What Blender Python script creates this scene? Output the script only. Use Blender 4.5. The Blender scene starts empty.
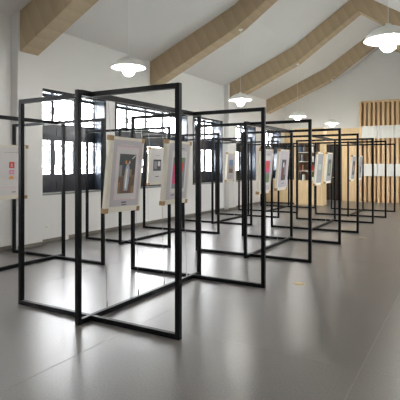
import bpy, bmesh, math, random
from mathutils import Vector, Matrix
random.seed(7)
S = bpy.context.scene
COL = S.collection
R = math.radians

# ------------------------------------------------------------------ materials
def srgb(r, g, b):
    f = lambda c: (c/255/12.92) if c/255 <= .04045 else ((c/255+.055)/1.055)**2.4
    return (f(r), f(g), f(b), 1)

def mat(name, col, rough=.6, metal=0, noise=0, nscale=20, bump=0, bscale=200, coat=0, emit=None, estr=0, spec=.5):
    m = bpy.data.materials.new(name); m.use_nodes = True
    nt = m.node_tree; b = nt.nodes['Principled BSDF']
    b.inputs['Base Color'].default_value = col
    b.inputs['Roughness'].default_value = rough
    b.inputs['Metallic'].default_value = metal
    b.inputs['Specular IOR Level'].default_value = spec
    b.inputs['Coat Weight'].default_value = coat
    if emit:
        b.inputs['Emission Color'].default_value = emit
        b.inputs['Emission Strength'].default_value = estr
    tc = nt.nodes.new('ShaderNodeTexCoord')
    if noise:
        n = nt.nodes.new('ShaderNodeTexNoise'); n.inputs['Scale'].default_value = nscale; n.inputs['Detail'].default_value = 5
        nt.links.new(tc.outputs['Object'], n.inputs['Vector'])
        mx = nt.nodes.new('ShaderNodeMix'); mx.data_type = 'RGBA'
        mx.inputs['A'].default_value = tuple(c*(1-noise) for c in col[:3])+(1,)
        mx.inputs['B'].default_value = tuple(min(1, c*(1+noise)) for c in col[:3])+(1,)
        nt.links.new(n.outputs['Fac'], mx.inputs['Factor'])
        nt.links.new(mx.outputs['Result'], b.inputs['Base Color'])
    if bump:
        n2 = nt.nodes.new('ShaderNodeTexNoise'); n2.inputs['Scale'].default_value = bscale
        nt.links.new(tc.outputs['Object'], n2.inputs['Vector'])
        bp = nt.nodes.new('ShaderNodeBump'); bp.inputs['Strength'].default_value = bump; bp.inputs['Distance'].default_value = .002
        nt.links.new(n2.outputs['Fac'], bp.inputs['Height']); nt.links.new(bp.outputs['Normal'], b.inputs['Normal'])
    return m

def wood(name, c1, c2, rough=.5, scale=(1, 1, 8), wave=3.0, dist=4, axis='X'):
    m = bpy.data.materials.new(name); m.use_nodes = True
    nt = m.node_tree; b = nt.nodes['Principled BSDF']; b.inputs['Roughness'].default_value = rough
    tc = nt.nodes.new('ShaderNodeTexCoord'); mp = nt.nodes.new('ShaderNodeMapping')
    mp.inputs['Scale'].default_value = scale
    nt.links.new(tc.outputs['Object'], mp.inputs['Vector'])
    w = nt.nodes.new('ShaderNodeTexNoise'); w.inputs['Scale'].default_value = wave; w.inputs['Detail'].default_value = 6
    w.inputs['Distortion'].default_value = dist*.1
    nt.links.new(mp.outputs['Vector'], w.inputs['Vector'])
    rp = nt.nodes.new('ShaderNodeValToRGB')
    rp.color_ramp.elements[0].position = .3; rp.color_ramp.elements[0].color = c1
    rp.color_ramp.elements[1].position = .7; rp.color_ramp.elements[1].color = c2
    nt.links.new(w.outputs['Fac'], rp.inputs['Fac']); nt.links.new(rp.outputs['Color'], b.inputs['Base Color'])
    return m

M = {}
M['wall'] = mat('wall_paint', srgb(222, 221, 218), .75, noise=.02, nscale=1.5, bump=.15)
M['ceiling'] = mat('ceiling_paint', srgb(219, 217, 214), .85, noise=.03, nscale=1.2)
M['steel'] = mat('black_powder_coated_steel', srgb(12, 13, 15), .36, noise=.1, nscale=30, spec=.12)
M['lacquer'] = mat('black_lacquered_timber', srgb(42, 45, 52), .22, noise=.15, nscale=8)
M['reveal'] = mat('grey_blue_lacquer', srgb(70, 78, 90), .16, noise=.1, nscale=6)
M['stone'] = mat('grey_sill_stone', srgb(120, 120, 116), .5, noise=.1)
M['base'] = mat('grey_baseboard', srgb(118, 112, 102), .5)
M['cream'] = mat('cream_board_edge', srgb(214, 209, 194), .7, noise=.03)
M['paper'] = mat('lilac_grey_paper', srgb(184, 178, 182), .6, noise=.02)
M['paper2'] = mat('white_paper', srgb(204, 201, 199), .6, noise=.02)
M['greypaper'] = mat('grey_paper', srgb(140, 140, 139), .6, noise=.12, nscale=25)
M['kraft'] = mat('kraft_corner', srgb(158, 126, 86), .6, noise=.1)
M['wire'] = mat('steel_wire', srgb(150, 150, 150), .4, metal=.6)
M['clamp'] = mat('nickel_clamp', srgb(185, 185, 182), .3, metal=.9)
M['white'] = mat('white_enamel', srgb(232, 232, 228), .35)
M['tile'] = mat('white_panel', srgb(226, 226, 220), .35)
M['globe'] = mat('opal_lamp_glass', srgb(255, 252, 240), .3, emit=(1, .98, .95, 1), estr=37)
M['brass'] = mat('brushed_brass', srgb(178, 160, 122), .5, metal=.6)
M['dark'] = mat('dark_door_timber', srgb(38, 33, 31), .3, noise=.2, nscale=5)
M['ground'] = mat('pale_paving', srgb(200, 205, 200), .9, noise=.1, nscale=.6)
M['plastic'] = mat('white_plastic', srgb(225, 223, 215), .4)
M['maple'] = wood('pale_maple', srgb(214, 184, 138), srgb(226, 200, 156), .45, (6, 6, .6), 3)
M['slat'] = wood('slat_oak', srgb(212, 178, 134), srgb(230, 202, 160), .5, (8, 8, .5), 3)
M['slatback'] = wood('slat_backing', srgb(158, 122, 82), srgb(172, 136, 96), .6, (5, 5, .5), 3)

def flat(name, r, g, b, rough=.5): 
    if name not in M: M[name] = mat(name, srgb(r, g, b), rough, noise=.3 if max(r, g, b) < 215 else .08, nscale=14)
    return M[name]
for n, c in dict(ink=(60, 58, 62), magenta=(214, 40, 110), red=(196, 52, 44), green=(96, 128, 84), orange=(222, 150, 70), pink=(226, 120, 170),
                 skyblue=(90, 120, 160), brown=(104, 76, 52), darkbrown=(60, 46, 38), paleblue=(160, 165, 176), charcoal=(52, 54, 58), midgrey=(128, 130, 132),
                 rosy=(214, 190, 192), tan=(140, 110, 80), palegreen=(150, 166, 156), bookwhite=(230, 228, 220), maroon=(110, 40, 40)).items():
    flat(n, *c)

# beam veneer: herringbone-like slanted boards
def beam_mat():
    m = bpy.data.materials.new('beam_veneer'); m.use_nodes = True
    nt = m.node_tree; b = nt.nodes['Principled BSDF']; b.inputs['Roughness'].default_value = .55
    tc = nt.nodes.new('ShaderNodeTexCoord'); mp = nt.nodes.new('ShaderNodeMapping')
    mp.inputs['Rotation'].default_value = (0, R(27), 0); mp.inputs['Scale'].default_value = (1, 1, 1)
    nt.links.new(tc.outputs['Object'], mp.inputs['Vector'])
    w = nt.nodes.new('ShaderNodeTexWave'); w.wave_type = 'BANDS'; w.bands_direction = 'X'; w.wave_profile = 'SAW'
    w.inputs['Scale'].default_value = 1.15; w.inputs['Distortion'].default_value = .25; w.inputs['Detail Scale'].default_value = .6
    nt.links.new(mp.outputs['Vector'], w.inputs['Vector'])
    n = nt.nodes.new('ShaderNodeTexNoise'); n.inputs['Scale'].default_value = 5; n.inputs['Detail'].default_value = 6
    mp2 = nt.nodes.new('ShaderNodeMapping'); mp2.inputs['Rotation'].default_value = (0, R(27), 0); mp2.inputs['Scale'].default_value = (5, 2, .4)
    nt.links.new(tc.outputs['Object'], mp2.inputs['Vector']); nt.links.new(mp2.outputs['Vector'], n.inputs['Vector'])
    mx = nt.nodes.new('ShaderNodeMix'); mx.data_type = 'FLOAT'; mx.inputs['Factor'].default_value = .6
    nt.links.new(w.outputs['Fac'], mx.inputs['A']); nt.links.new(n.outputs['Fac'], mx.inputs['B'])
    rp = nt.nodes.new('ShaderNodeValToRGB')
    rp.color_ramp.elements[0].position = .1; rp.color_ramp.elements[0].color = srgb(167, 147, 118)
    rp.color_ramp.elements[1].position = .9; rp.color_ramp.elements[1].color = srgb(186, 165, 134)
    nt.links.new(mx.outputs['Result'], rp.inputs['Fac']); nt.links.new(rp.outputs['Color'], b.inputs['Base Color'])
    return m
M['beam'] = beam_mat()

def floor_mat():
    m = bpy.data.materials.new('polished_terrazzo'); m.use_nodes = True
    nt = m.node_tree; b = nt.nodes['Principled BSDF']
    tc = nt.nodes.new('ShaderNodeTexCoord'); L = nt.links.new
    big = nt.nodes.new('ShaderNodeTexNoise'); big.inputs['Scale'].default_value = .5; big.inputs['Detail'].default_value = 1
    sp = nt.nodes.new('ShaderNodeTexNoise'); sp.inputs['Scale'].default_value = 70; sp.inputs['Detail'].default_value = 2
    L(tc.outputs['Object'], big.inputs['Vector']); L(tc.outputs['Object'], sp.inputs['Vector'])
    r1 = nt.nodes.new('ShaderNodeValToRGB')
    r1.color_ramp.elements[0].position = .3; r1.color_ramp.elements[0].color = srgb(86, 83, 81)
    r1.color_ramp.elements[1].position = .7; r1.color_ramp.elements[1].color = srgb(92, 89, 86)
    L(big.outputs['Fac'], r1.inputs['Fac'])
    r2 = nt.nodes.new('ShaderNodeValToRGB')
    r2.color_ramp.elements[0].position = .35; r2.color_ramp.elements[0].color = (.78, .78, .78, 1)
    r2.color_ramp.elements[1].position = .65; r2.color_ramp.elements[1].color = (1.15, 1.14, 1.12, 1)
    L(sp.outputs['Fac'], r2.inputs['Fac'])
    mx = nt.nodes.new('ShaderNodeMix'); mx.data_type = 'RGBA'; mx.blend_type = 'MULTIPLY'; mx.inputs['Factor'].default_value = 1
    L(r1.outputs['Color'], mx.inputs['A']); L(r2.outputs['Color'], mx.inputs['B']); L(mx.outputs['Result'], b.inputs['Base Color'])
    rr = nt.nodes.new('ShaderNodeMapRange'); rr.inputs['To Min'].default_value = .285; rr.inputs['To Max'].default_value = .33
    L(big.outputs['Fac'], rr.inputs['Value']); L(rr.outputs['Result'], b.inputs['Roughness'])
    b.inputs['Specular IOR Level'].default_value = 1.0
    bp = nt.nodes.new('ShaderNodeBump'); bp.inputs['Strength'].default_value = .04; bp.inputs['Distance'].default_value = .01
    n3 = nt.nodes.new('ShaderNodeTexNoise'); n3.inputs['Scale'].default_value = 3.5; n3.inputs['Detail'].default_value = 3
    L(tc.outputs['Object'], n3.inputs['Vector']); L(n3.outputs['Fac'], bp.inputs['Height']); L(bp.outputs['Normal'], b.inputs['Normal'])
    return m
M['floor'] = floor_mat()

def glass_mat():
    m = bpy.data.materials.new('window_glass'); m.use_nodes = True
    nt = m.node_tree; nt.nodes.clear()
    o = nt.nodes.new('ShaderNodeOutputMaterial'); t = nt.nodes.new('ShaderNodeBsdfTransparent'); g = nt.nodes.new('ShaderNodeBsdfGlossy')
    t.inputs['Color'].default_value = (.97, .97, .97, 1); g.inputs['Roughness'].default_value = .02
    lw = nt.nodes.new('ShaderNodeLayerWeight'); lw.inputs['Blend'].default_value = .5
    pw = nt.nodes.new('ShaderNodeMath'); pw.operation = 'POWER'; pw.inputs[1].default_value = 5
    nt.links.new(lw.outputs['Facing'], pw.inputs[0])
    f = nt.nodes.new('ShaderNodeMath'); f.operation = 'MULTIPLY_ADD'; f.inputs[1].default_value = .7; f.inputs[2].default_value = .03
    nt.links.new(pw.outputs[0], f.inputs[0])
    x = nt.nodes.new('ShaderNodeMixShader')
    nt.links.new(f.outputs[0], x.inputs['Fac']); nt.links.new(t.outputs[0], x.inputs[1]); nt.links.new(g.outputs[0], x.inputs[2])
    nt.links.new(x.outputs[0], o.inputs['Surface'])
    return m
M['glass'] = glass_mat()

# ------------------------------------------------------------------ mesh helpers
class MB:
    def __init__(s): s.bm = bmesh.new(); s.mats = []
    def mi(s, m):
        if m is None: return 0
        if m not in s.mats: s.mats.append(m)
        return s.mats.index(m)
    def box(s, x0, x1, y0, y1, z0, z1, m=None):
        i = s.mi(m)
        v = [s.bm.verts.new(p) for p in ((x0,y0,z0),(x1,y0,z0),(x1,y1,z0),(x0,y1,z0),(x0,y0,z1),(x1,y0,z1),(x1,y1,z1),(x0,y1,z1))]
        for f in ((3,2,1,0),(4,5,6,7),(0,1,5,4),(1,2,6,5),(2,3,7,6),(3,0,4,7)):
            s.bm.faces.new([v[k] for k in f]).material_index = i
        return s
    def prism_y(s, pts, y0, y1, m=None):     # pts: (x,z) outline counter-clockwise
        i = s.mi(m)
        a = [s.bm.verts.new((x, y0, z)) for x, z in pts]; b = [s.bm.verts.new((x, y1, z)) for x, z in pts]
        n = len(pts)
        s.bm.faces.new(a).material_index = i; s.bm.faces.new(b[::-1]).material_index = i
        for k in range(n):
            s.bm.faces.new([a[k], b[k], b[(k+1) % n], a[(k+1) % n]]).material_index = i
        return s
    def lathe(s, prof, seg=32, m=None, c=(0,0,0)):
        i = s.mi(m); rings = []
        for r, z in prof:
            if r < 1e-6: rings.append([s.bm.verts.new((c[0], c[1], c[2]+z))])
            else: rings.append([s.bm.verts.new((c[0]+r*math.cos(2*math.pi*k/seg), c[1]+r*math.sin(2*math.pi*k/seg), c[2]+z)) for k in range(seg)])
        for A, B in zip(rings, rings[1:]):
            for k in range(seg):
                q = [A[k % len(A)], A[(k+1) % len(A)], B[(k+1) % len(B)], B[k % len(B)]]
                u = []
                for v in q:
                    if v not in u: u.append(v)
                if len(u) > 2:
                    f = s.bm.faces.new(u); f.material_index = i; f.smooth = True
        return s
    def cyl(s, x, y, z0, z1, r, seg=12, m=None):
        return s.lathe([(0, z0), (r, z0), (r, z1), (0, z1)], seg, m, (x, y, 0))
    def build(s, name, m=None, parent=None, bevel=0, fix=True):
        if m is not None and not s.mats: s.mats = [m]
        if fix: bmesh.ops.recalc_face_normals(s.bm, faces=s.bm.faces)
        me = bpy.data.meshes.new(name); s.bm.to_mesh(me); s.bm.free()
        for k in s.mats: me.materials.append(k)
        o = bpy.data.objects.new(name, me); COL.objects.link(o)
        if parent: o.parent = parent
        if bevel:
            b = o.modifiers.new('bevel', 'BEVEL'); b.width = bevel; b.segments = 2; b.limit_method = 'ANGLE'
        return o

def tag(o, label=None, cat=None, group=None, kind=None):
    if label: o['label'] = label
    if cat: o['category'] = cat
    if group: o['group'] = group
    if kind: o['kind'] = kind
    return o
def empty(name, loc=(0,0,0), rz=0):
    o = bpy.data.objects.new(name, None); COL.objects.link(o); o.location = loc; o.rotation_euler = (0,0,rz); o.empty_display_size = .2
    return o
def copy_tree(o, parent=None):
    c = o.copy(); COL.objects.link(c)
    if parent: c.parent = parent
    for ch in [k for k in bpy.data.objects if k.parent == o]: copy_tree(ch, c)
    return c

# ------------------------------------------------------------------ room dimensions (metres)
XL, XR, YB, YE = -7.10, 1.66, -3.0, 20.0
XM = (XL+XR)/2
EAVE, KX, KZ, RZ = 4.20, 2.42, 5.25, 6.55
T = .35
WT = .40
def ceil_pts(off=0):
    return [(XL, EAVE+off), (XL+KX, KZ+off), (XM, RZ+off), (XR-KX, KZ+off), (XR, EAVE+off)]

# floor with joints
f = MB(); f.box(XL-WT, XR+WT, YB-.2, YE+.2, -.2, 0, M['floor'])
fl = f.build('floor'); tag(fl, 'polished grey terrazzo floor of the exhibition hall', 'floor', kind='structure')
M['joint'] = mat('floor_joint_filler', srgb(112, 108, 104), .3, spec=1.0)
for n, x in enumerate((-4.67, -2.67, -.67, 1.33)):
    j = MB(); j.box(x-.003, x+.003, YB, YE, -.001, .0012)
    tag(j.build('trim_%d' % (10+n), M['joint']), 'thin pale joint line running lengthwise in the grey floor', 'floor joint', 'lengthwise floor joints', 'structure')
for n, y in enumerate((-.5, 3.52, 7.5, 11.5, 15.5)):
    j = MB(); j.box(XL, XR, y-.003, y+.003, -.001, .0008)
    tag(j.build('trim_%d' % (20+n), M['joint']), 'thin pale joint line running across the grey floor', 'floor joint', 'crosswise floor joints', 'structure')

# ceiling (solid, folded)
lo = ceil_pts(); hi = [(XR+WT, EAVE+.25-.18), (XR-KX, KZ+.3), (XM, RZ+.3), (XL+KX, KZ+.3), (XL-WT, EAVE+.25-.18)]
c = MB()
P = [(XL-WT, EAVE-.17)] + lo + [(XR+WT, EAVE-.17)]
Q = [(x, z+.28) for x, z in P]
for k in range(len(P)-1):
    c.prism_y([P[k], P[k+1], Q[k+1], Q[k]], YB-.2, YE+.2)
tag(c.build('ceiling', M['ceiling']), 'off-white folded pitched ceiling above the beams', 'ceiling', kind='structure')

# walls
WZ0, WZ1 = .92, 2.97
WINS = [(6.10, 7.98, 3), (8.34, 11.53, 4), (11.88, 13.78, 3), (14.70, 16.60, 3), (17.52, 19.42, 3), (2.7, 4.9, 3), (-.8, 1.2, 3)]
w = MB()
ys = sorted(WINS)
y = YB-.2
for a, b, n in ys:
    w.box(XL-WT, XL, y, a, 0, EAVE+.02); w.box(XL-WT, XL, a, b, 0, WZ0); w.box(XL-WT, XL, a, b, WZ1, EAVE+.02); y = b
w.box(XL-WT, XL, y, YE+.2, 0, EAVE+.02)
tag(w.build('wall_left', M['wall']), 'off-white window wall on the left', 'wall', kind='structure')
ADDED_RWINS = [(9.2, 11.2, 3), (12.2, 14.2, 3), (15.2, 17.2, 3)]  # unseen windows, added to let more daylight into the hall
w = MB(); y = YB-.2
for a, b, n in ADDED_RWINS:
    w.box(XR, XR+WT, y, a, 0, EAVE+.02); w.box(XR, XR+WT, a, b, 0, WZ0); w.box(XR, XR+WT, a, b, WZ1, EAVE+.02); y = b
w.box(XR, XR+WT, y, YE+.2, 0, EAVE+.02)
tag(w.build('wall_right', M['wall']), 'off-white side wall on the right', 'wall', kind='structure')
gable = [(XL, 0), (XR, 0), (XR, EAVE+.05), (XR-KX, KZ+.05), (XM, RZ+.05), (XL+KX, KZ+.05), (XL, EAVE+.05)]
w = MB(); w.prism_y(gable, YE, YE+.2)
tag(w.build('wall_end', M['wall']), 'off-white gable end wall behind the wood panelling', 'wall', kind='structure')
w = MB(); w.prism_y(gable, YB-.2, YB)
tag(w.build('wall_back', M['wall']), 'off-white gable wall behind the viewer', 'wall', kind='structure')
# pilasters under the first and third beam
for n, (a, b) in enumerate(((5.48, 6.04), (13.93, 14.5))):
    w = MB(); w.box(XL-.01, XL+.18, a, b, 0, EAVE+.06)
    tag(w.build('trim_%d' % (30+n), M['wall'], bevel=.006), ('off-white pilaster left of the first window', 'off-white pilaster between the third and fourth windows')[n], 'pilaster', kind='structure')
# baseboard (stops at the pilasters)
w = MB()
for a, b in ((YB, 5.48), (6.04, 13.93), (14.5, 17.2)): w.box(XL, XL+.015, a, b, 0, .065)
w.box(XL+.18, XL+.195, 5.48, 6.04, 0, .065); w.box(XL+.18, XL+.195, 13.93, 14.5, 0, .065)
tag(w.build('baseboard_left', M['base']), 'low grey baseboard along the window wall', 'baseboard', kind='structure')
w = MB(); w.box(XR-.015, XR, YB, YE, 0, .065)
tag(w.build('baseboard_right', M['base']), 'low grey baseboard along the right wall', 'baseboard', kind='structure')

# roof beams (veneered, folded)
BEAMS = [(1.36, XL), (5.53, XL+.18), (9.70, XL), (13.98, XL+.18), (17.75, XL)]
for n, (y0, xs) in enumerate(BEAMS):
    xe = 2*XM-xs; FT = (3.5, 3.46, 3.57, 3.6, 3.66)[n]
    def top(x): 
        d = min(x-XL, XR-x)
        return EAVE+(KZ-EAVE)*d/KX if d < KX else KZ+(RZ-KZ)*(d-KX)/(XM-XL-KX)
    def bot(x):
        d = min(x-XL, XR-x)
        return FT+(4.73-FT)*d/2.5 if d < 2.5 else 4.73+(6.03-4.73)*(d-2.5)/(XM-XL-2.5)
    xs_t = [xs, XL+KX, XM, XR-KX, xe]; xs_b = [xs, XL+2.5, XM, XR-2.5, xe]
    b = MB()
    for k in range(4):
        b.prism_y([(xs_b[k], bot(xs_b[k])), (xs_b[k+1], bot(xs_b[k+1])), (xs_t[k+1], top(xs_t[k+1])), (xs_t[k], top(xs_t[k]))], y0, y0+.40)
    bmesh.ops.remove_doubles(b.bm, verts=b.bm.verts, dist=1e-5)
    o = b.build('trim_%d' % (n+1), M['beam'])
    tag(o, ['wood-veneered roof beam above the viewer', 'nearest visible wood-veneered roof beam, at upper left corner', 'second visible wood-veneered roof beam',
            'third visible wood-veneered roof beam with its peak in view', 'farthest wood-veneered roof beam before the end wall'][n], 'roof beam', 'roof beams', 'structure')

# ------------------------------------------------------------------ windows
XG = XL-.32
def lattice(mb, x, y0, y1, z0, z1, t=.017, d=.075):
    def H(a, b, z): mb.box(x-.008, x+.008, a, b, z-t/2, z+t/2)
    def V(yy, a, b): mb.box(x-.0075, x+.0075, yy-t/2, yy+t/2, a, b)
    h = z1-z0; wdt = y1-y0
    s = min(d*1.3, wdt*.28)
    V(y0+d, z0, z0+s*1.9); V(y0+d, z1-s*1.9, z1); V(y1-d, z0, z0+s*1.9); V(y1-d, z1-s*1.9, z1)
    H(y0, y0+s*1.9, z0+d); H(y1-s*1.9, y1, z0+d); H(y0, y0+s*1.9, z1-d); H(y1-s*1.9, y1, z1-d)
    V(y0+s*1.9, z0+d, z0+s*1.5); V(y1-s*1.9, z0+d, z0+s*1.5); V(y0+s*1.9, z1-s*1.5, z1-d); V(y1-s*1.9, z1-s*1.5, z1-d)
    H(y0+d, y0+s*1.9, z0+s*1.5); H(y1-s*1.9, y1-d, z0+s*1.5); H(y0+d, y0+s*1.9, z1-s*1.5); H(y1-s*1.9, y1-d, z1-s*1.5)
    V(y0+.028, z0+s*1.9, z1-s*1.9); V(y1-.028, z0+s*1.9, z1-s*1.9)
    H(y0+s*1.9, y1-s*1.9, z0+.028); H(y0+s*1.9, y1-s*1.9, z1-.028)
for n, (a, b, k, mir) in enumerate([t+(0,) for t in WINS]+[t+(1,) for t in ADDED_RWINS]):
    root = empty('window_%d' % (n+1), (2*XM-XG if mir else XG, (a+b)/2, WZ0))
    tag(root, 'black timber lattice window %s' % (['nearest in view on the left wall', 'second in view on the left wall', 'third in view on the left wall', 'fourth in view on the left wall', 'last on the left wall, above the counter', 'left of the view on the left wall', 'beside the viewer on the left wall'][n] if not mir else 'added in the right wall for daylight, outside the view'), 'window', kind='structure')
    ox, oy, oz = root.location
    def part(mb, name, m, parent=root, **kw):
        if mir:
            for v in mb.bm.verts: v.co.x = 2*XM-v.co.x
        bmesh.ops.translate(mb.bm, verts=mb.bm.verts, vec=(-ox, -oy, -oz)); return mb.build(name, m, parent, **kw)
    Z = [WZ0+.02, 1.30, 2.04, 2.36, WZ1-.0]
    fr = MB()
    fr.box(XG-.035, XG+.035, a, b, WZ0+.03, Z[1]); fr.box(XG-.035, XG+.035, a, b, Z[2], Z[3])
    fr.box(XG-.035, XG+.035, a, b, WZ1-.06, WZ1)
    step = (b-a)/k
    for i in range(k+1):
        yy = a+i*step; l = max(a, yy-.03); h = min(b, yy+.03)
        fr.box(XG-.03, XG+.03, l, h, Z[1], Z[2]); fr.box(XG-.03, XG+.03, max(a, yy-.02), min(b, yy+.02), Z[3], WZ1-.06)
    for i in range(k):      # raised fields on the solid bands
        fr.box(XG+.035, XG+.045, a+i*step+.08, a+(i+1)*step-.08, Z[0]+.08, Z[1]-.07)
        fr.box(XG+.035, XG+.045, a+i*step+.08, a+(i+1)*step-.08, Z[2]+.07, Z[3]-.07)
    part(fr, 'window_frame', M['lacquer'])
    rv = MB()
    rv.box(XG+.036, XL+.004, b-.03, b, WZ0+.03, WZ1); rv.box(XG+.036, XL+.004, a, a+.03, WZ0+.03, WZ1)
    rv.box(XG+.036, XL+.004, a+.03, b-.03, WZ1-.03, WZ1)
    part(rv, 'window_reveal', M['reveal'])
    ed = MB(); 
    ed.box(XL, XL+.015, b-.035, b+.02, WZ0, WZ1+.03); ed.box(XL, XL+.015, a-.02, a+.035, WZ0, WZ1+.03); ed.box(XL, XL+.015, a+.035, b-.035, WZ1-.035, WZ1+.03)
    part(ed, 'casing', M['lacquer'])
    si = MB(); si.box(XG-.03, XL+.02, a, b, WZ0, WZ0+.03)
    part(si, 'window_sill', M['stone'])
    for i in range(k):
        for zz0, zz1, nm in ((Z[1], Z[2], 'sash'), (Z[3], WZ1-.06, 'transom')):
            g = .03 if nm == 'sash' else .02; y0 = a+i*step+(g if i else .03); y1 = a+(i+1)*step-(g if i < k-1 else .03)
            sh = MB(); e = .025 if nm == 'sash' else .012
            sh.box(XG-.02, XG+.02, y0, y0+e, zz0, zz1); sh.box(XG-.02, XG+.02, y1-e, y1, zz0, zz1)
            sh.box(XG-.02, XG+.02, y0+e, y1-e, zz0, zz0+e); sh.box(XG-.02, XG+.02, y0+e, y1-e, zz1-e, zz1)
            so = part(sh, nm, M['lacquer'])
            la = MB(); lattice(la, XG, y0+e, y1-e, zz0+e, zz1-e); part(la, 'lattice', M['lacquer'], so)
            pa = MB(); pa.box(XG-.016, XG-.012, y0+e, y1-e, zz0+e, zz1-e); part(pa, 'pane', M['glass'], so)

# ------------------------------------------------------------------ end wall cladding
# maple boarding around the doorway
DX0, DX1, DZ = -5.42, -4.56, 2.42
w = MB()
w.box(XL, DX0, YE-.04, YE, 0, 3.08); w.box(DX1, -3.80, YE-.04, YE, 0, 3.08); w.box(DX0, DX1, YE-.04, YE, DZ, 3.08)
tag(w.build('trim_41', M['maple']), 'pale maple boarding on the end wall around the dark door', 'wall panelling', kind='structure')
d = empty('door_1', ((DX0+DX1)/2, YE-.02, 0)); tag(d, 'dark timber door in the maple boarding of the end wall', 'door', kind='structure')
w = MB(); 
w.box(-.40, -.005, -.02, .015, 0.01, DZ-.04); w.box(.005, .40, -.02, .015, 0.01, DZ-.04)
for sx in (-.2, .2):
    for z0, z1 in ((.15, 1.0), (1.15, 2.2)): w.box(sx-.13, sx+.13, -.03, -.02, z0, z1)
w.build('door_leaf', M['dark'], d)
w = MB(); w.box(-.43, -.40, -.035, .02, 0, DZ); w.box(.40, .43, -.035, .02, 0, DZ); w.box(-.40, .40, -.035, .02, DZ-.04, DZ)
w.build('door_frame', M['dark'], d)
w = MB(); w.box(-.05, -.03, -.08, -.02, .98, 1.02); w.box(-.13, -.03, -.085, -.07, .985, 1.015); w.box(.03, .05, -.08, -.02, .98, 1.02); w.box(.03, .13, -.085, -.07, .985, 1.015)
w.build('door_handle', M['brass'], d)
# slat wall
SX0, SX1 = -3.79, 1.64
w = MB(); w.box(SX0, SX1, YE-.03, YE, 0, 4.12, M['slatback'])
w.box(SX0-.01, SX0+.05, YE-.2, YE-.03, 0, 4.15, M['slat']); w.box(SX0+.05, SX1, YE-.2, YE-.03, 4.09, 4.15, M['slat'])
w.build('trim_42'); tag(bpy.data.objects['trim_42'], 'brown backing and edging of the slatted wood wall', 'wall panelling', kind='structure')
w = MB(); k = 0; x = SX0+.14
tiers = ((3.13, 4.09), (1.575, 2.61), (.0, 1.07))
while x < SX1-.12:
    for z0, z1 in tiers: w.box(x, x+.095, YE-.15, YE-.03, z0+.001, z1-.001, M['slat'])
    x += .178
tag(w.build('trim_43'), 'vertical oak slats standing in three tiers on the end wall', 'wood slats', kind='structure')
for n, (z0, z1) in enumerate(((2.61, 3.13), (1.07, 1.575))):
    w = MB(); x = SX0+.05
    while x < SX1:
        x1 = min(x+.63, SX1); w.box(x+.006, x1-.006, YE-.19, YE-.03, z0+.004, z1-.004, M['tile']); x = x1
    tag(w.build('trim_%d' % (44+n)), ('upper', 'lower')[n]+' row of white rectangular panels across the slatted wall', 'white wall panels', kind='structure')

# ------------------------------------------------------------------ far counter and bookcase
CY = 17.25
co = empty('reception_counter', (-6.43, CY+.3, 0)); tag(co, 'low pale maple counter against the window wall beside the bookcase', 'counter')
w = MB(); w.box(-.655, .665, -.27, .27, .06, .91); w.build('body', M['maple'], co)
w = MB(); w.box(-.655, .665, -.24, .25, 0, .06); w.build('plinth', M['darkbrown'], co)
w = MB(); w.box(-.66, .675, -.30, .29, .91, .95); w.build('worktop', M['maple'], co, bevel=.004)
bc = empty('bookcase', (-5.17, CY, 0)); tag(bc, 'tall pale maple bookcase with white open shelves near the end wall', 'bookcase')
w = MB()
w.box(-.58, -.52, 0, .45, 0, 2.93); w.build('side_panel', M['maple'], bc)
w = MB(); w.box(.42, .55, 0, .45, 0, 2.93); w.build('side_panel', M['maple'], bc)
w = MB(); w.box(-.52, .42, 0, .45, 2.38, 2.93); w.build('top_panel', M['maple'], bc)
w = MB(); w.box(-.52, .42, 0, .45, 0, .93); w.build('base_cabinet', M['maple'], bc)
w = MB(); w.box(-.52, .42, .42, .45, .93, 2.38); w.build('back_panel', M['tan'], bc)
w = MB(); w.box(-.02, 0, .02, .42, .93, 2.38); w.build('divider', M['bookwhite'], bc)
SH = [.93, 1.30, 1.66, 2.02]
for z in SH[1:]:
    for xa, xb in ((-.52, -.02), (0, .42)):
        w = MB(); w.box(xa, xb, .02, .42, z-.02, z); w.build('shelf', M['bookwhite'], bc)
dc = empty('display_cabinet', (-6.04, CY+.05, .95)); tag(dc, 'dark cabinet with glazed doors standing on the maple counter', 'cabinet')
w = MB(); w.box(-.26, -.23, 0, .3, 0, 1.42); w.box(.23, .26, 0, .3, 0, 1.42); w.box(-.23, .23, 0, .3, 0, .03); w.box(-.23, .23, 0, .3, 1.39, 1.42); w.box(-.23, .23, .27, .3, .03, 1.39); w.build('carcass', M['dark'], dc)
for z in (.45, .9):
    w = MB(); w.box(-.23, .23, .03, .27, z, z+.02); w.build('shelf', M['tan'], dc)
for sx in (-1, 1):
    w = MB(); x0, x1 = sorted((sx*.005, sx*.25))
    w.box(x0, x0+.03, -.02, 0, .01, 1.41); w.box(x1-.03, x1, -.02, 0, .01, 1.41); w.box(x0+.03, x1-.03, -.02, 0, .01, .05); w.box(x0+.03, x1-.03, -.02, 0, 1.37, 1.41)
    dd = w.build('door', M['dark'], dc)
    w = MB(); w.box(x0+.03, x1-.03, -.013, -.009, .05, 1.37); w.build('pane', M['glass'], dd)
    w = MB(); w.box(sx*.02-.005, sx*.02+.005, -.04, -.02, .6, .72); w.build('door_handle', M['brass'], dd)
def book(x, z, h, wd, m, label, y=CY+.06):
    w = MB(); w.box(-wd/2, wd/2, 0, .2, 0, h, m); w.box(-wd/2+.006, wd/2-.006, .004, .203, .004, h+.001, M['bookwhite'])
    o = w.build('book'); o.location = (x, y, z); tag(o, label, 'book', 'books in the bookcase')
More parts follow.
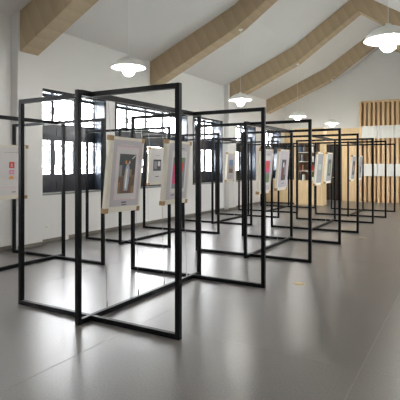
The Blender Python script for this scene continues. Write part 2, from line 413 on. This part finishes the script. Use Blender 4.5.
def boxy(name, x, z, wd, h, dp, m, label, cat, lid=True):
    o = empty(name, (x, CY+.2, z)); tag(o, label, cat)
    w = MB(); w.box(-wd/2, wd/2, -dp/2, dp/2, 0, h*.8); w.build('body', m, o, bevel=.004)
    w = MB(); w.box(-wd/2-.004, wd/2+.004, -dp/2-.004, dp/2+.004, h*.8, h); w.build('lid', m, o, bevel=.003)
bx = -5.17
book(bx-.38, SH[3], .27, .05, M['skyblue'], 'blue book at the left end of the top shelf in the bookcase')
book(bx-.31, SH[3], .25, .06, M['charcoal'], 'black book beside the blue book on the top shelf')
book(bx-.23, SH[3], .28, .05, M['midgrey'], 'grey book on the top shelf in the bookcase')
book(bx+.1, SH[3], .29, .10, M['bookwhite'], 'thick white book on the top right shelf of the bookcase')
book(bx-.37, SH[2], .25, .06, M['darkbrown'], 'dark brown book at the left end of the second shelf')
book(bx-.29, SH[2], .28, .06, M['midgrey'], 'grey book on the second shelf beside the dark brown one')
boxy('storage_box', bx+.1, SH[2], .22, .2, .2, M['bookwhite'], 'white lidded box on the second shelf of the bookcase', 'box')
book(bx-.36, SH[1], .24, .07, M['maroon'], 'maroon book at the left end of the third shelf')
book(bx-.26, SH[1], .22, .05, M['tan'], 'tan book on the third shelf beside the maroon one')
boxy('gift_box', bx+.11, SH[1], .18, .2, .18, M['red'], 'red lidded box on the third shelf of the bookcase', 'box')
book(bx-.36, SH[0], .27, .08, M['charcoal'], 'black book at the left end of the lowest open shelf')
book(bx-.25, SH[0], .22, .06, M['bookwhite'], 'white book on the lowest open shelf of the bookcase')
def vase(x, z, m, label):
    w = MB(); w.lathe([(0, 0), (.045, 0), (.075, .06), (.07, .12), (.035, .17), (.03, .2), (.04, .22), (.03, .215), (.02, .17), (0, .15)], 24)
    o = w.build('vase', m); o.location = (x, CY+.2, z); tag(o, label, 'vase')
vase(bx+.29, SH[1], M['charcoal'], 'dark rounded vase beside the red box in the bookcase')
# potted plant
pp = empty('potted_plant', (bx+.12, CY+.2, SH[0])); tag(pp, 'small green potted plant on the lowest open shelf of the bookcase', 'potted plant')
w = MB(); w.lathe([(0, 0), (.06, 0), (.085, .12), (.078, .12), (.07, .09), (0, .09)], 20); w.build('pot', M['bookwhite'], pp)
w = MB()
for i in range(26):
    a = random.uniform(0, 6.28); ln = random.uniform(.07, .12); up = random.uniform(.06, .14)
    base = Vector((0, 0, .09)); tip = Vector((math.cos(a)*ln, math.sin(a)*ln, .09+up)); mid = (base+tip)/2+Vector((0, 0, .03)); s = Vector((-math.sin(a), math.cos(a), 0))*.022
    v = [w.bm.verts.new(p) for p in (base, mid+s, tip, mid-s)]; w.bm.faces.new(v)
w.build('foliage', M['green'], pp, fix=False)

# ------------------------------------------------------------------ display frames
H = 2.215; TB = .046; HW = 1.01
YA, YC_ = 0.0, 1.93            # the two crosswise panels, relative to the stand origin
LY0, LY1 = -.17, 2.10          # the lengthwise panel
def make_stand():
    r = empty('exhibition_stand')
    t = TB/2
    for yy in (YA, YC_):
        for sx in (-1, 1):
            w = MB(); w.box(sx*HW-t, sx*HW+t, yy-t, yy+t, 0, H); w.build('post', M['steel'], r, bevel=.003)
        w = MB(); w.box(-HW+t, HW-t, yy-t, yy+t, H-TB, H); w.build('top_rail', M['steel'], r, bevel=.003)
        w = MB(); w.box(-HW+t, HW-t, yy-t, yy+t, 0, TB); w.build('bottom_rail', M['steel'], r, bevel=.003)
    for yy in (LY0, LY1):
        w = MB(); w.box(-t, t, yy-t, yy+t, 0, H); w.build('post', M['steel'], r, bevel=.003)
    w = MB(); w.box(-t+.001, t-.001, LY0+t, LY1-t, H-TB-.004, H+.004); w.build('top_rail', M['steel'], r, bevel=.003)
    w = MB(); w.box(-t+.001, t-.001, LY0+t, LY1-t, .001, TB+.004); w.build('bottom_rail', M['steel'], r, bevel=.003)
    return r
proto = make_stand()
XRR, XLR = (-3.16, -3.09, -3.085, -2.995), (-5.75, -5.70, -5.65, -5.60)
Y0S = [3.35, 7.0, 10.6, 14.08]
names = ['nearest', 'second', 'third', 'farthest']
first = True
for row, xx in (('right-hand row, in the middle of the hall', XRR), ('left-hand row beside the windows', XLR)):
    for i, y0 in enumerate(Y0S):
        o = proto if first else copy_tree(proto); first = False
        o.location = (xx[i], y0, 0)
        tag(o, '%s black steel tube exhibition stand of the %s' % (names[i], row), 'exhibition stand', 'black steel exhibition stands in two rows')

# ------------------------------------------------------------------ hanging picture boards
# local frame: x = out of the board face (+x towards the viewer side), y = along, z = up; origin = board centre
BW, BH, BT = .56, .79, .045
CLIP = None
def make_board(kind):
    r = empty('picture_board')
    w = MB(); w.box(-BT/2, BT/2, -BW/2, BW/2, -BH/2, BH/2, M['cream']); w.build('board', None, r, bevel=.003)
    X = BT/2
    pm = M['greypaper'] if kind in ('grey1', 'grey2', 'grey3', 'grey4') else (M['paper2'] if kind in ('logo', 'small') else M['paper'])
    for sgn in (1, -1):
        w = MB()
        x0, x1 = (X, X+.002) if sgn > 0 else (-X-.002, -X)
        w.box(x0, x1, -BW/2+.055, BW/2-.03, -BH/2+.06, BH/2-.03, pm); w.build('printed_sheet', None, r)
    e = X+.002
    def q(mb, y0, y1, z0, z1, m, lift=.001): mb.box(e, e+lift, y0, y1, z0, z1, m)
    if kind == 'people':
        w = MB(); q(w, -.17, .20, -.265, .295, M['rosy'], .0006); q(w, -.155, .185, -.25, .28, M['paper2'], .0009); w.build('mat_border', None, r)
        w = MB(); q(w, -.12, .15, -.20, .22, M['brown'], .0012); q(w, -.12, .15, .06, .22, M['charcoal'], .0016)
        q(w, -.12, -.07, -.02, .10, M['midgrey'], .0018); q(w, .09, .15, .0, .09, M['darkbrown'], .0018); q(w, -.12, -.09, -.20, -.08, M['tan'], .0018); q(w, .10, .15, -.20, -.12, M['tan'], .0018)
        q(w, .05, .09, -.02, .06, M['tan'], .0018); q(w, -.07, -.03, -.01, .06, M['darkbrown'], .0018)
        def poly(pts, m, l):
            k = w.mi(m); w.bm.faces.new([w.bm.verts.new((e+l, yy, zz)) for yy, zz in pts]).material_index = k
        poly([(-.02, -.17), (.04, -.17), (.055, -.05), (.05, .09), (.02, .13), (-.01, .09), (-.03, -.05)], M['paleblue'], .0022)
        poly([(-.008, -.14), (.018, -.15), (.022, .06), (.005, .07)], M['bookwhite'], .0026)
        for yy in (-.022, .035): q(w, yy, yy+.022, .115, .15, M['orange'], .0028)
        poly([(.09, .17), (.14, .205), (.135, .212), (.085, .178)], M['bookwhite'], .0026)
        w.build('photograph', None, r)
        w = MB(); q(w, -.10, .10, .312, .318, M['rosy']); w.build('title_line', None, r); w = MB(); q(w, -.04, .04, -.30, -.288, M['ink']); q(w, -.035, .045, -.325, -.315, M['ink']); w.build('caption', None, r)
    elif kind in ('pink', 'pink2'):
        w = MB(); q(w, -.15, .19, -.25, .27, M['paper2'], .0009); w.build('mat_border', None, r)
        w = MB(); q(w, -.12, .16, -.20, .19, M['midgrey'], .0012)
        if kind == 'pink':
            q(w, -.10, .14, .06, .19, M['green'], .0016); q(w, -.11, .10, -.14, .10, M['magenta'], .002); q(w, -.04, .12, .02, .13, M['red'], .0023); q(w, -.06, .06, -.06, -.03, M['pink'], .0026)
        else:
            q(w, -.10, .12, -.02, .19, M['magenta'], .0016); q(w, -.02, .14, .05, .16, M['red'], .002); q(w, -.12, .16, -.20, -.06, M['green'], .0018)
        w.build('photograph', None, r)
        w = MB(); q(w, -.02, .12, .30, .307, M['ink']); w.build('title_line', None, r); w = MB(); q(w, -.12, -.04, -.285, -.275, M['ink']); w.build('caption', None, r)
    elif kind == 'logo':
        w = MB(); q(w, -.14, .12, .285, .290, M['midgrey']); w.build('title_line', None, r); w = MB(); q(w, -.21, .235, .245, .248, M['rosy']); w.build('rule_line', None, r); w = MB(); q(w, -.21, .235, -.225, -.222, M['pink'], .0008); w.build('rule_line', None, r); w = MB()
        q(w, -.02, .09, -.262, -.252, M['rosy']); q(w, .01, .08, -.295, -.285, M['ink']); w.build('caption', None, r)
        w = MB(); q(w, -.045, .045, .06, .15, M['red'], .0012); q(w, -.02, .02, .082, .092, M['paper2'], .0018); q(w, -.005, .005, .082, .13, M['paper2'], .0018); q(w, -.02, .02, .105, .112, M['paper2'], .0018)
        w.build('red_emblem', None, r)
        w = MB(); q(w, -.04, .04, -.03, .03, M['pink'], .0012); q(w, -.02, .02, -.01, .01, M['paper2'], .0018); w.build('pink_emblem', None, r)
        w = MB(); q(w, -.04, .04, -.10, -.075, M['orange'], .0012); q(w, -.025, .025, -.075, -.055, M['orange'], .0012); w.build('orange_emblem', None, r)
    elif kind == 'small':
        w = MB(); q(w, -.13, .15, -.10, .14, M['charcoal'], .0012); q(w, -.10, .0, -.06, .10, M['midgrey'], .0016); q(w, .03, .12, .0, .10, M['paper2'], .0016); w.build('photograph', None, r)
        w = MB(); q(w, -.05, .08, -.23, -.215, M['ink']); w.build('caption', None, r); w = MB(); q(w, -.05, .10, .22, .228, M['midgrey']); w.build('title_line', None, r)
    elif kind == 'blue':
        w = MB(); q(w, -.13, .15, -.16, .20, M['midgrey'], .0012); q(w, -.13, .15, .05, .20, M['skyblue'], .0016); q(w, -.13, .15, -.16, -.05, M['brown'], .0016); w.build('photograph', None, r)
        w = MB(); q(w, -.05, .08, -.25, -.24, M['ink']); w.build('caption', None, r)
    elif kind == 'portrait':
        w = MB(); q(w, -.11, .13, -.20, .20, M['charcoal'], .0012); q(w, -.06, .04, -.17, .05, M['maroon'], .0016); q(w, -.04, .03, .05, .14, M['rosy'], .002); q(w, .05, .11, -.1, .1, M['midgrey'], .0016); w.build('photograph', None, r)
        w = MB(); q(w, -.05, .08, -.27, -.26, M['ink']); w.build('caption', None, r)
    else:
        w = MB()
        if kind == 'grey1': q(w, -.13, .16, -.18, .2, M['midgrey'], .0012); q(w, -.1, .12, -.02, .12, M['palegreen'], .0016)
        elif kind == 'grey2': q(w, -.14, .16, -.2, .22, M['charcoal'], .0012); q(w, -.06, .1, -.14, .12, M['green'], .0016)
        elif kind == 'grey3': q(w, -.14, .16, -.2, .22, M['charcoal'], .0012); q(w, -.08, .1, -.1, .1, M['tan'], .0016)
        else: q(w, -.14, .16, -.2, .22, M['midgrey'], .0012); q(w, -.08, .1, -.16, .04, M['charcoal'], .0016)
        w.build('photograph', None, r)
    # card corner guards wrapping the four corners
    for sy in (-1, 1):
        for sz in (-1, 1):
            w = MB(); g = .052; yc = sy*(BW/2-g/2+.007); zc = sz*(BH/2-g/2+.007)
            w.box(-X-.004, X+.005, yc-g/2, yc+g/2, zc-g/2, zc+g/2, M['kraft']); w.build('corner_guard', None, r, bevel=.003)
    return r
def hang_board(kind, x, yc, zc, tilt, label, roll=0, yaw=0):
    r = make_board(kind); r.location = (x, yc, zc)
    r.rotation_euler = (R(roll), R(tilt), R(yaw))
    tag(r, label, 'picture board', 'printed picture boards hung in the frames')
    inv = (Matrix.LocRotScale(r.location, r.rotation_euler, None)).inverted()
    def seg(mb, p, q, rad, n=6):
        p, q = Vector(p), Vector(q); d = (q-p).normalized(); u = d.orthogonal().normalized(); v = d.cross(u)
        A = [mb.bm.verts.new(p+rad*(math.cos(2*math.pi*k/n)*u+math.sin(2*math.pi*k/n)*v)) for k in range(n)]
        B = [mb.bm.verts.new(q+rad*(math.cos(2*math.pi*k/n)*u+math.sin(2*math.pi*k/n)*v)) for k in range(n)]
        for k in range(n): mb.bm.faces.new([A[k], A[(k+1) % n], B[(k+1) % n], B[k]])
        mb.bm.faces.new(A); mb.bm.faces.new(B[::-1])
    for sy in (-1, 1):
        mwt = Matrix.LocRotScale(r.location, r.rotation_euler, None)
        top = mwt @ Vector((0, sy*(BW/2-.02), BH/2)); botm = mwt @ Vector((0, sy*(BW/2-.02), -BH/2))
        a = Vector((x, top.y, H-TB-.006)); b = Vector((x, botm.y, TB+.006))
        w = MB(); seg(w, inv@top, inv@a, .0016); w.build('hanging_wire', M['wire'], r)
        w = MB(); seg(w, inv@botm, inv@b, .0016); tw = w.build('tie_wire', M['wire'], r)
        w = MB(); seg(w, inv@b, inv@(b+Vector((0, 0, .07))), .007, 10); w.build('wire_clamp', M['clamp'], tw)
K = Y0S
hang_board('people', XRR[0], 3.85, 1.405, 5, 'picture board with a brown interior photograph, nearest board in the right-hand row', roll=-1.2)
hang_board('pink', XRR[0], 4.87, 1.415, 5, 'picture board with a magenta and red photograph, behind the nearest post', roll=-.5)
hang_board('logo', XLR[0], 4.43, 1.405, 2, 'white information board with a red square emblem at the left edge')
hang_board('small', XLR[1], 8.0, 1.49, 3, 'white board with a small dark photograph, hung before the second window')
hang_board('blue', XLR[2], 11.45, 1.46, 3, 'board with a blue-topped photograph, between the second and third windows', yaw=4)
hang_board('pink2', XRR[1], 7.66, 1.40, 5, 'picture board with a magenta and green photograph, second frame of the right-hand row')
hang_board('portrait', XRR[1], 8.55, 1.42, 5, 'grey picture board with a tall dark photograph, second frame of the right-hand row')
hang_board('grey1', XRR[2], 11.10, 1.42, 5, 'grey printed board with a pale green picture, third frame of the right-hand row')
hang_board('grey2', XRR[2], 12.0, 1.44, 4, 'grey printed board with a dark green picture, third frame of the right-hand row')
hang_board('grey3', XRR[3], 14.55, 1.42, 5, 'nearer grey board in the farthest frame, by the maple wall')
hang_board('grey4', XRR[3], 15.6, 1.43, 3, 'farther grey board in the farthest frame, by the slatted wall')

# ------------------------------------------------------------------ pendant lamps
def make_pendant(drop):
    r = empty('pendant_lamp')     # origin = centre of the shade rim
    w = MB(); w.lathe([(.268, 0), (.264, .016), (.235, .062), (.18, .112), (.11, .145), (.045, .158), (.03, .19), (0, .195), (0, .185), (.03, .17), (.04, .15), (.1, .136), (.17, .104), (.228, .055), (.259, .01)], 48)
    bm = w.bm; w.build('lamp_shade', M['white'], r)
    w = MB(); w.lathe([(0, -.135), (.045, -.128), (.078, -.10), (.094, -.06), (.096, -.02), (.085, .03), (.05, .08), (0, .09)], 32); w.build('opal_globe', M['globe'], r)
    w = MB(); w.cyl(0, 0, .19, drop-.03, .0035, 8); w.build('cable', M['white'], r)
    w = MB(); w.lathe([(0, drop-.035), (.03, drop-.035), (.055, drop-.01), (.055, drop), (0, drop)], 20); w.build('ceiling_rose', M['white'], r)
    return r
zrim = 3.045
for n, (by, xs) in enumerate(BEAMS):
    for side, px in ((0, -4.61), (1, 2*XM+4.66)):
        if by > 17 and not side: px = -4.47
        d = min(px-XL, XR-px)
        ub = 3.57+(4.73-3.57)*d/2.5 if d < 2.5 else 4.73+(6.03-4.73)*(d-2.5)/(XM-XL-2.5)
        z = zrim + (.08 if by > 17 else 0) if not side else 2.96
        r = make_pendant(ub-z); r.location = (px, by+.2, z)
        lab = {(1, 0): 'white pendant lamp above the nearest stand, left of centre', (2, 0): 'white pendant lamp hanging from the second beam',
               (3, 0): 'white pendant lamp hanging from the third beam', (4, 0): 'farthest white pendant lamp, above the wood-clad end',
               (1, 1): 'large-looking white pendant lamp at the upper right'}.get((n, side), 'white pendant lamp outside the view, %s side, bay %s' % (('left', 'right')[side], ('one', 'two', 'three', 'four', 'five')[n]))
        tag(r, lab, 'pendant lamp', 'white pendant lamps')

# ------------------------------------------------------------------ floor outlets and wall socket
def floor_box(x, y, label):
    r = empty('floor_outlet', (x, y, 0)); tag(r, label, 'floor outlet', 'brass floor outlets')
    w = MB(); w.lathe([(0, 0), (.075, 0), (.075, .002), (.068, .005), (.056, .005), (.056, .003), (0, .003)], 32); w.build('ring', M['brass'], r)
    w = MB(); w.lathe([(0, .003), (.05, .003), (.05, .006), (.045, .008), (0, .008)], 32); w.build('lid', M['brass'], r)
floor_box(-1.83, 5.69, 'nearer round brass floor outlet right of the frames')
floor_box(-1.86, 9.93, 'farther round brass floor outlet right of the frames')
ws = empty('wall_socket', (XL, 6.3, .3)); tag(ws, 'small white wall socket low under the first window', 'wall socket')
w = MB(); w.box(0, .01, -.043, .043, -.043, .043); w.build('plate', M['plastic'], ws, bevel=.002)
w = MB(); 
for sy in (-.012, .012): w.box(.01, .011, sy-.003, sy+.003, -.01, .01)
w.build('socket_slots', M['ink'], ws)
jb = empty('junction_box', (XL+.06, 6.72, 0)); tag(jb, 'small cream box on the floor at the foot of the window wall', 'junction box')
w = MB(); w.box(-.04, .04, -.06, .06, 0, .07); w.build('body', M['plastic'], jb, bevel=.004)
w = MB(); w.box(-.038, .038, -.058, .058, .07, .078); w.build('lid', M['plastic'], jb, bevel=.002)

# outside ground
w = MB(); w.box(-60, XL-WT-.05, -30, 60, -.5, -.3)
tag(w.build('ground', M['ground']), 'pale paved ground outside the windows', 'ground', kind='structure')
w = MB(); w.box(XR+WT+.05, 60, -30, 60, -.5, -.3)
tag(w.build('ground', M['ground']), 'pale paved ground outside the right wall', 'ground', kind='structure')

# ------------------------------------------------------------------ world, portals, camera
W = bpy.data.worlds.new('overcast'); S.world = W; W.use_nodes = True
nt = W.node_tree; bg = nt.nodes['Background']
bg.inputs['Color'].default_value = (.97, .98, 1.0, 1); bg.inputs['Strength'].default_value = 11.0
for a, b, k, mir in [t+(0,) for t in WINS]+[t+(1,) for t in ADDED_RWINS]:
    for z0, z1 in ((1.30, 2.04), (2.36, WZ1)):
        L = bpy.data.lights.new('window_portal', 'AREA'); L.shape = 'RECTANGLE'; L.size = z1-z0; L.size_y = b-a
        L.cycles.is_portal = True
        o = bpy.data.objects.new('window_portal', L); COL.objects.link(o)
        o.location = (2*XM-XG+.06 if mir else XG-.06, (a+b)/2, (z0+z1)/2); o.rotation_euler = (0, R(90 if mir else -90), 0)
cam = bpy.data.cameras.new('camera'); co_ = bpy.data.objects.new('camera', cam); COL.objects.link(co_)
cam.sensor_width = 36; cam.lens = 460/400*36; cam.shift_y = -34.4/400; cam.clip_start = .05; cam.clip_end = 200
co_.location = (0, 0, 1.5); co_.rotation_euler = (R(90), 0, R(30))
S.camera = co_
S.view_settings.view_transform = 'Standard'; S.view_settings.look = 'None'; S.view_settings.gamma = 1; S.view_settings.use_curve_mapping = False
S.view_settings.exposure = 1.42
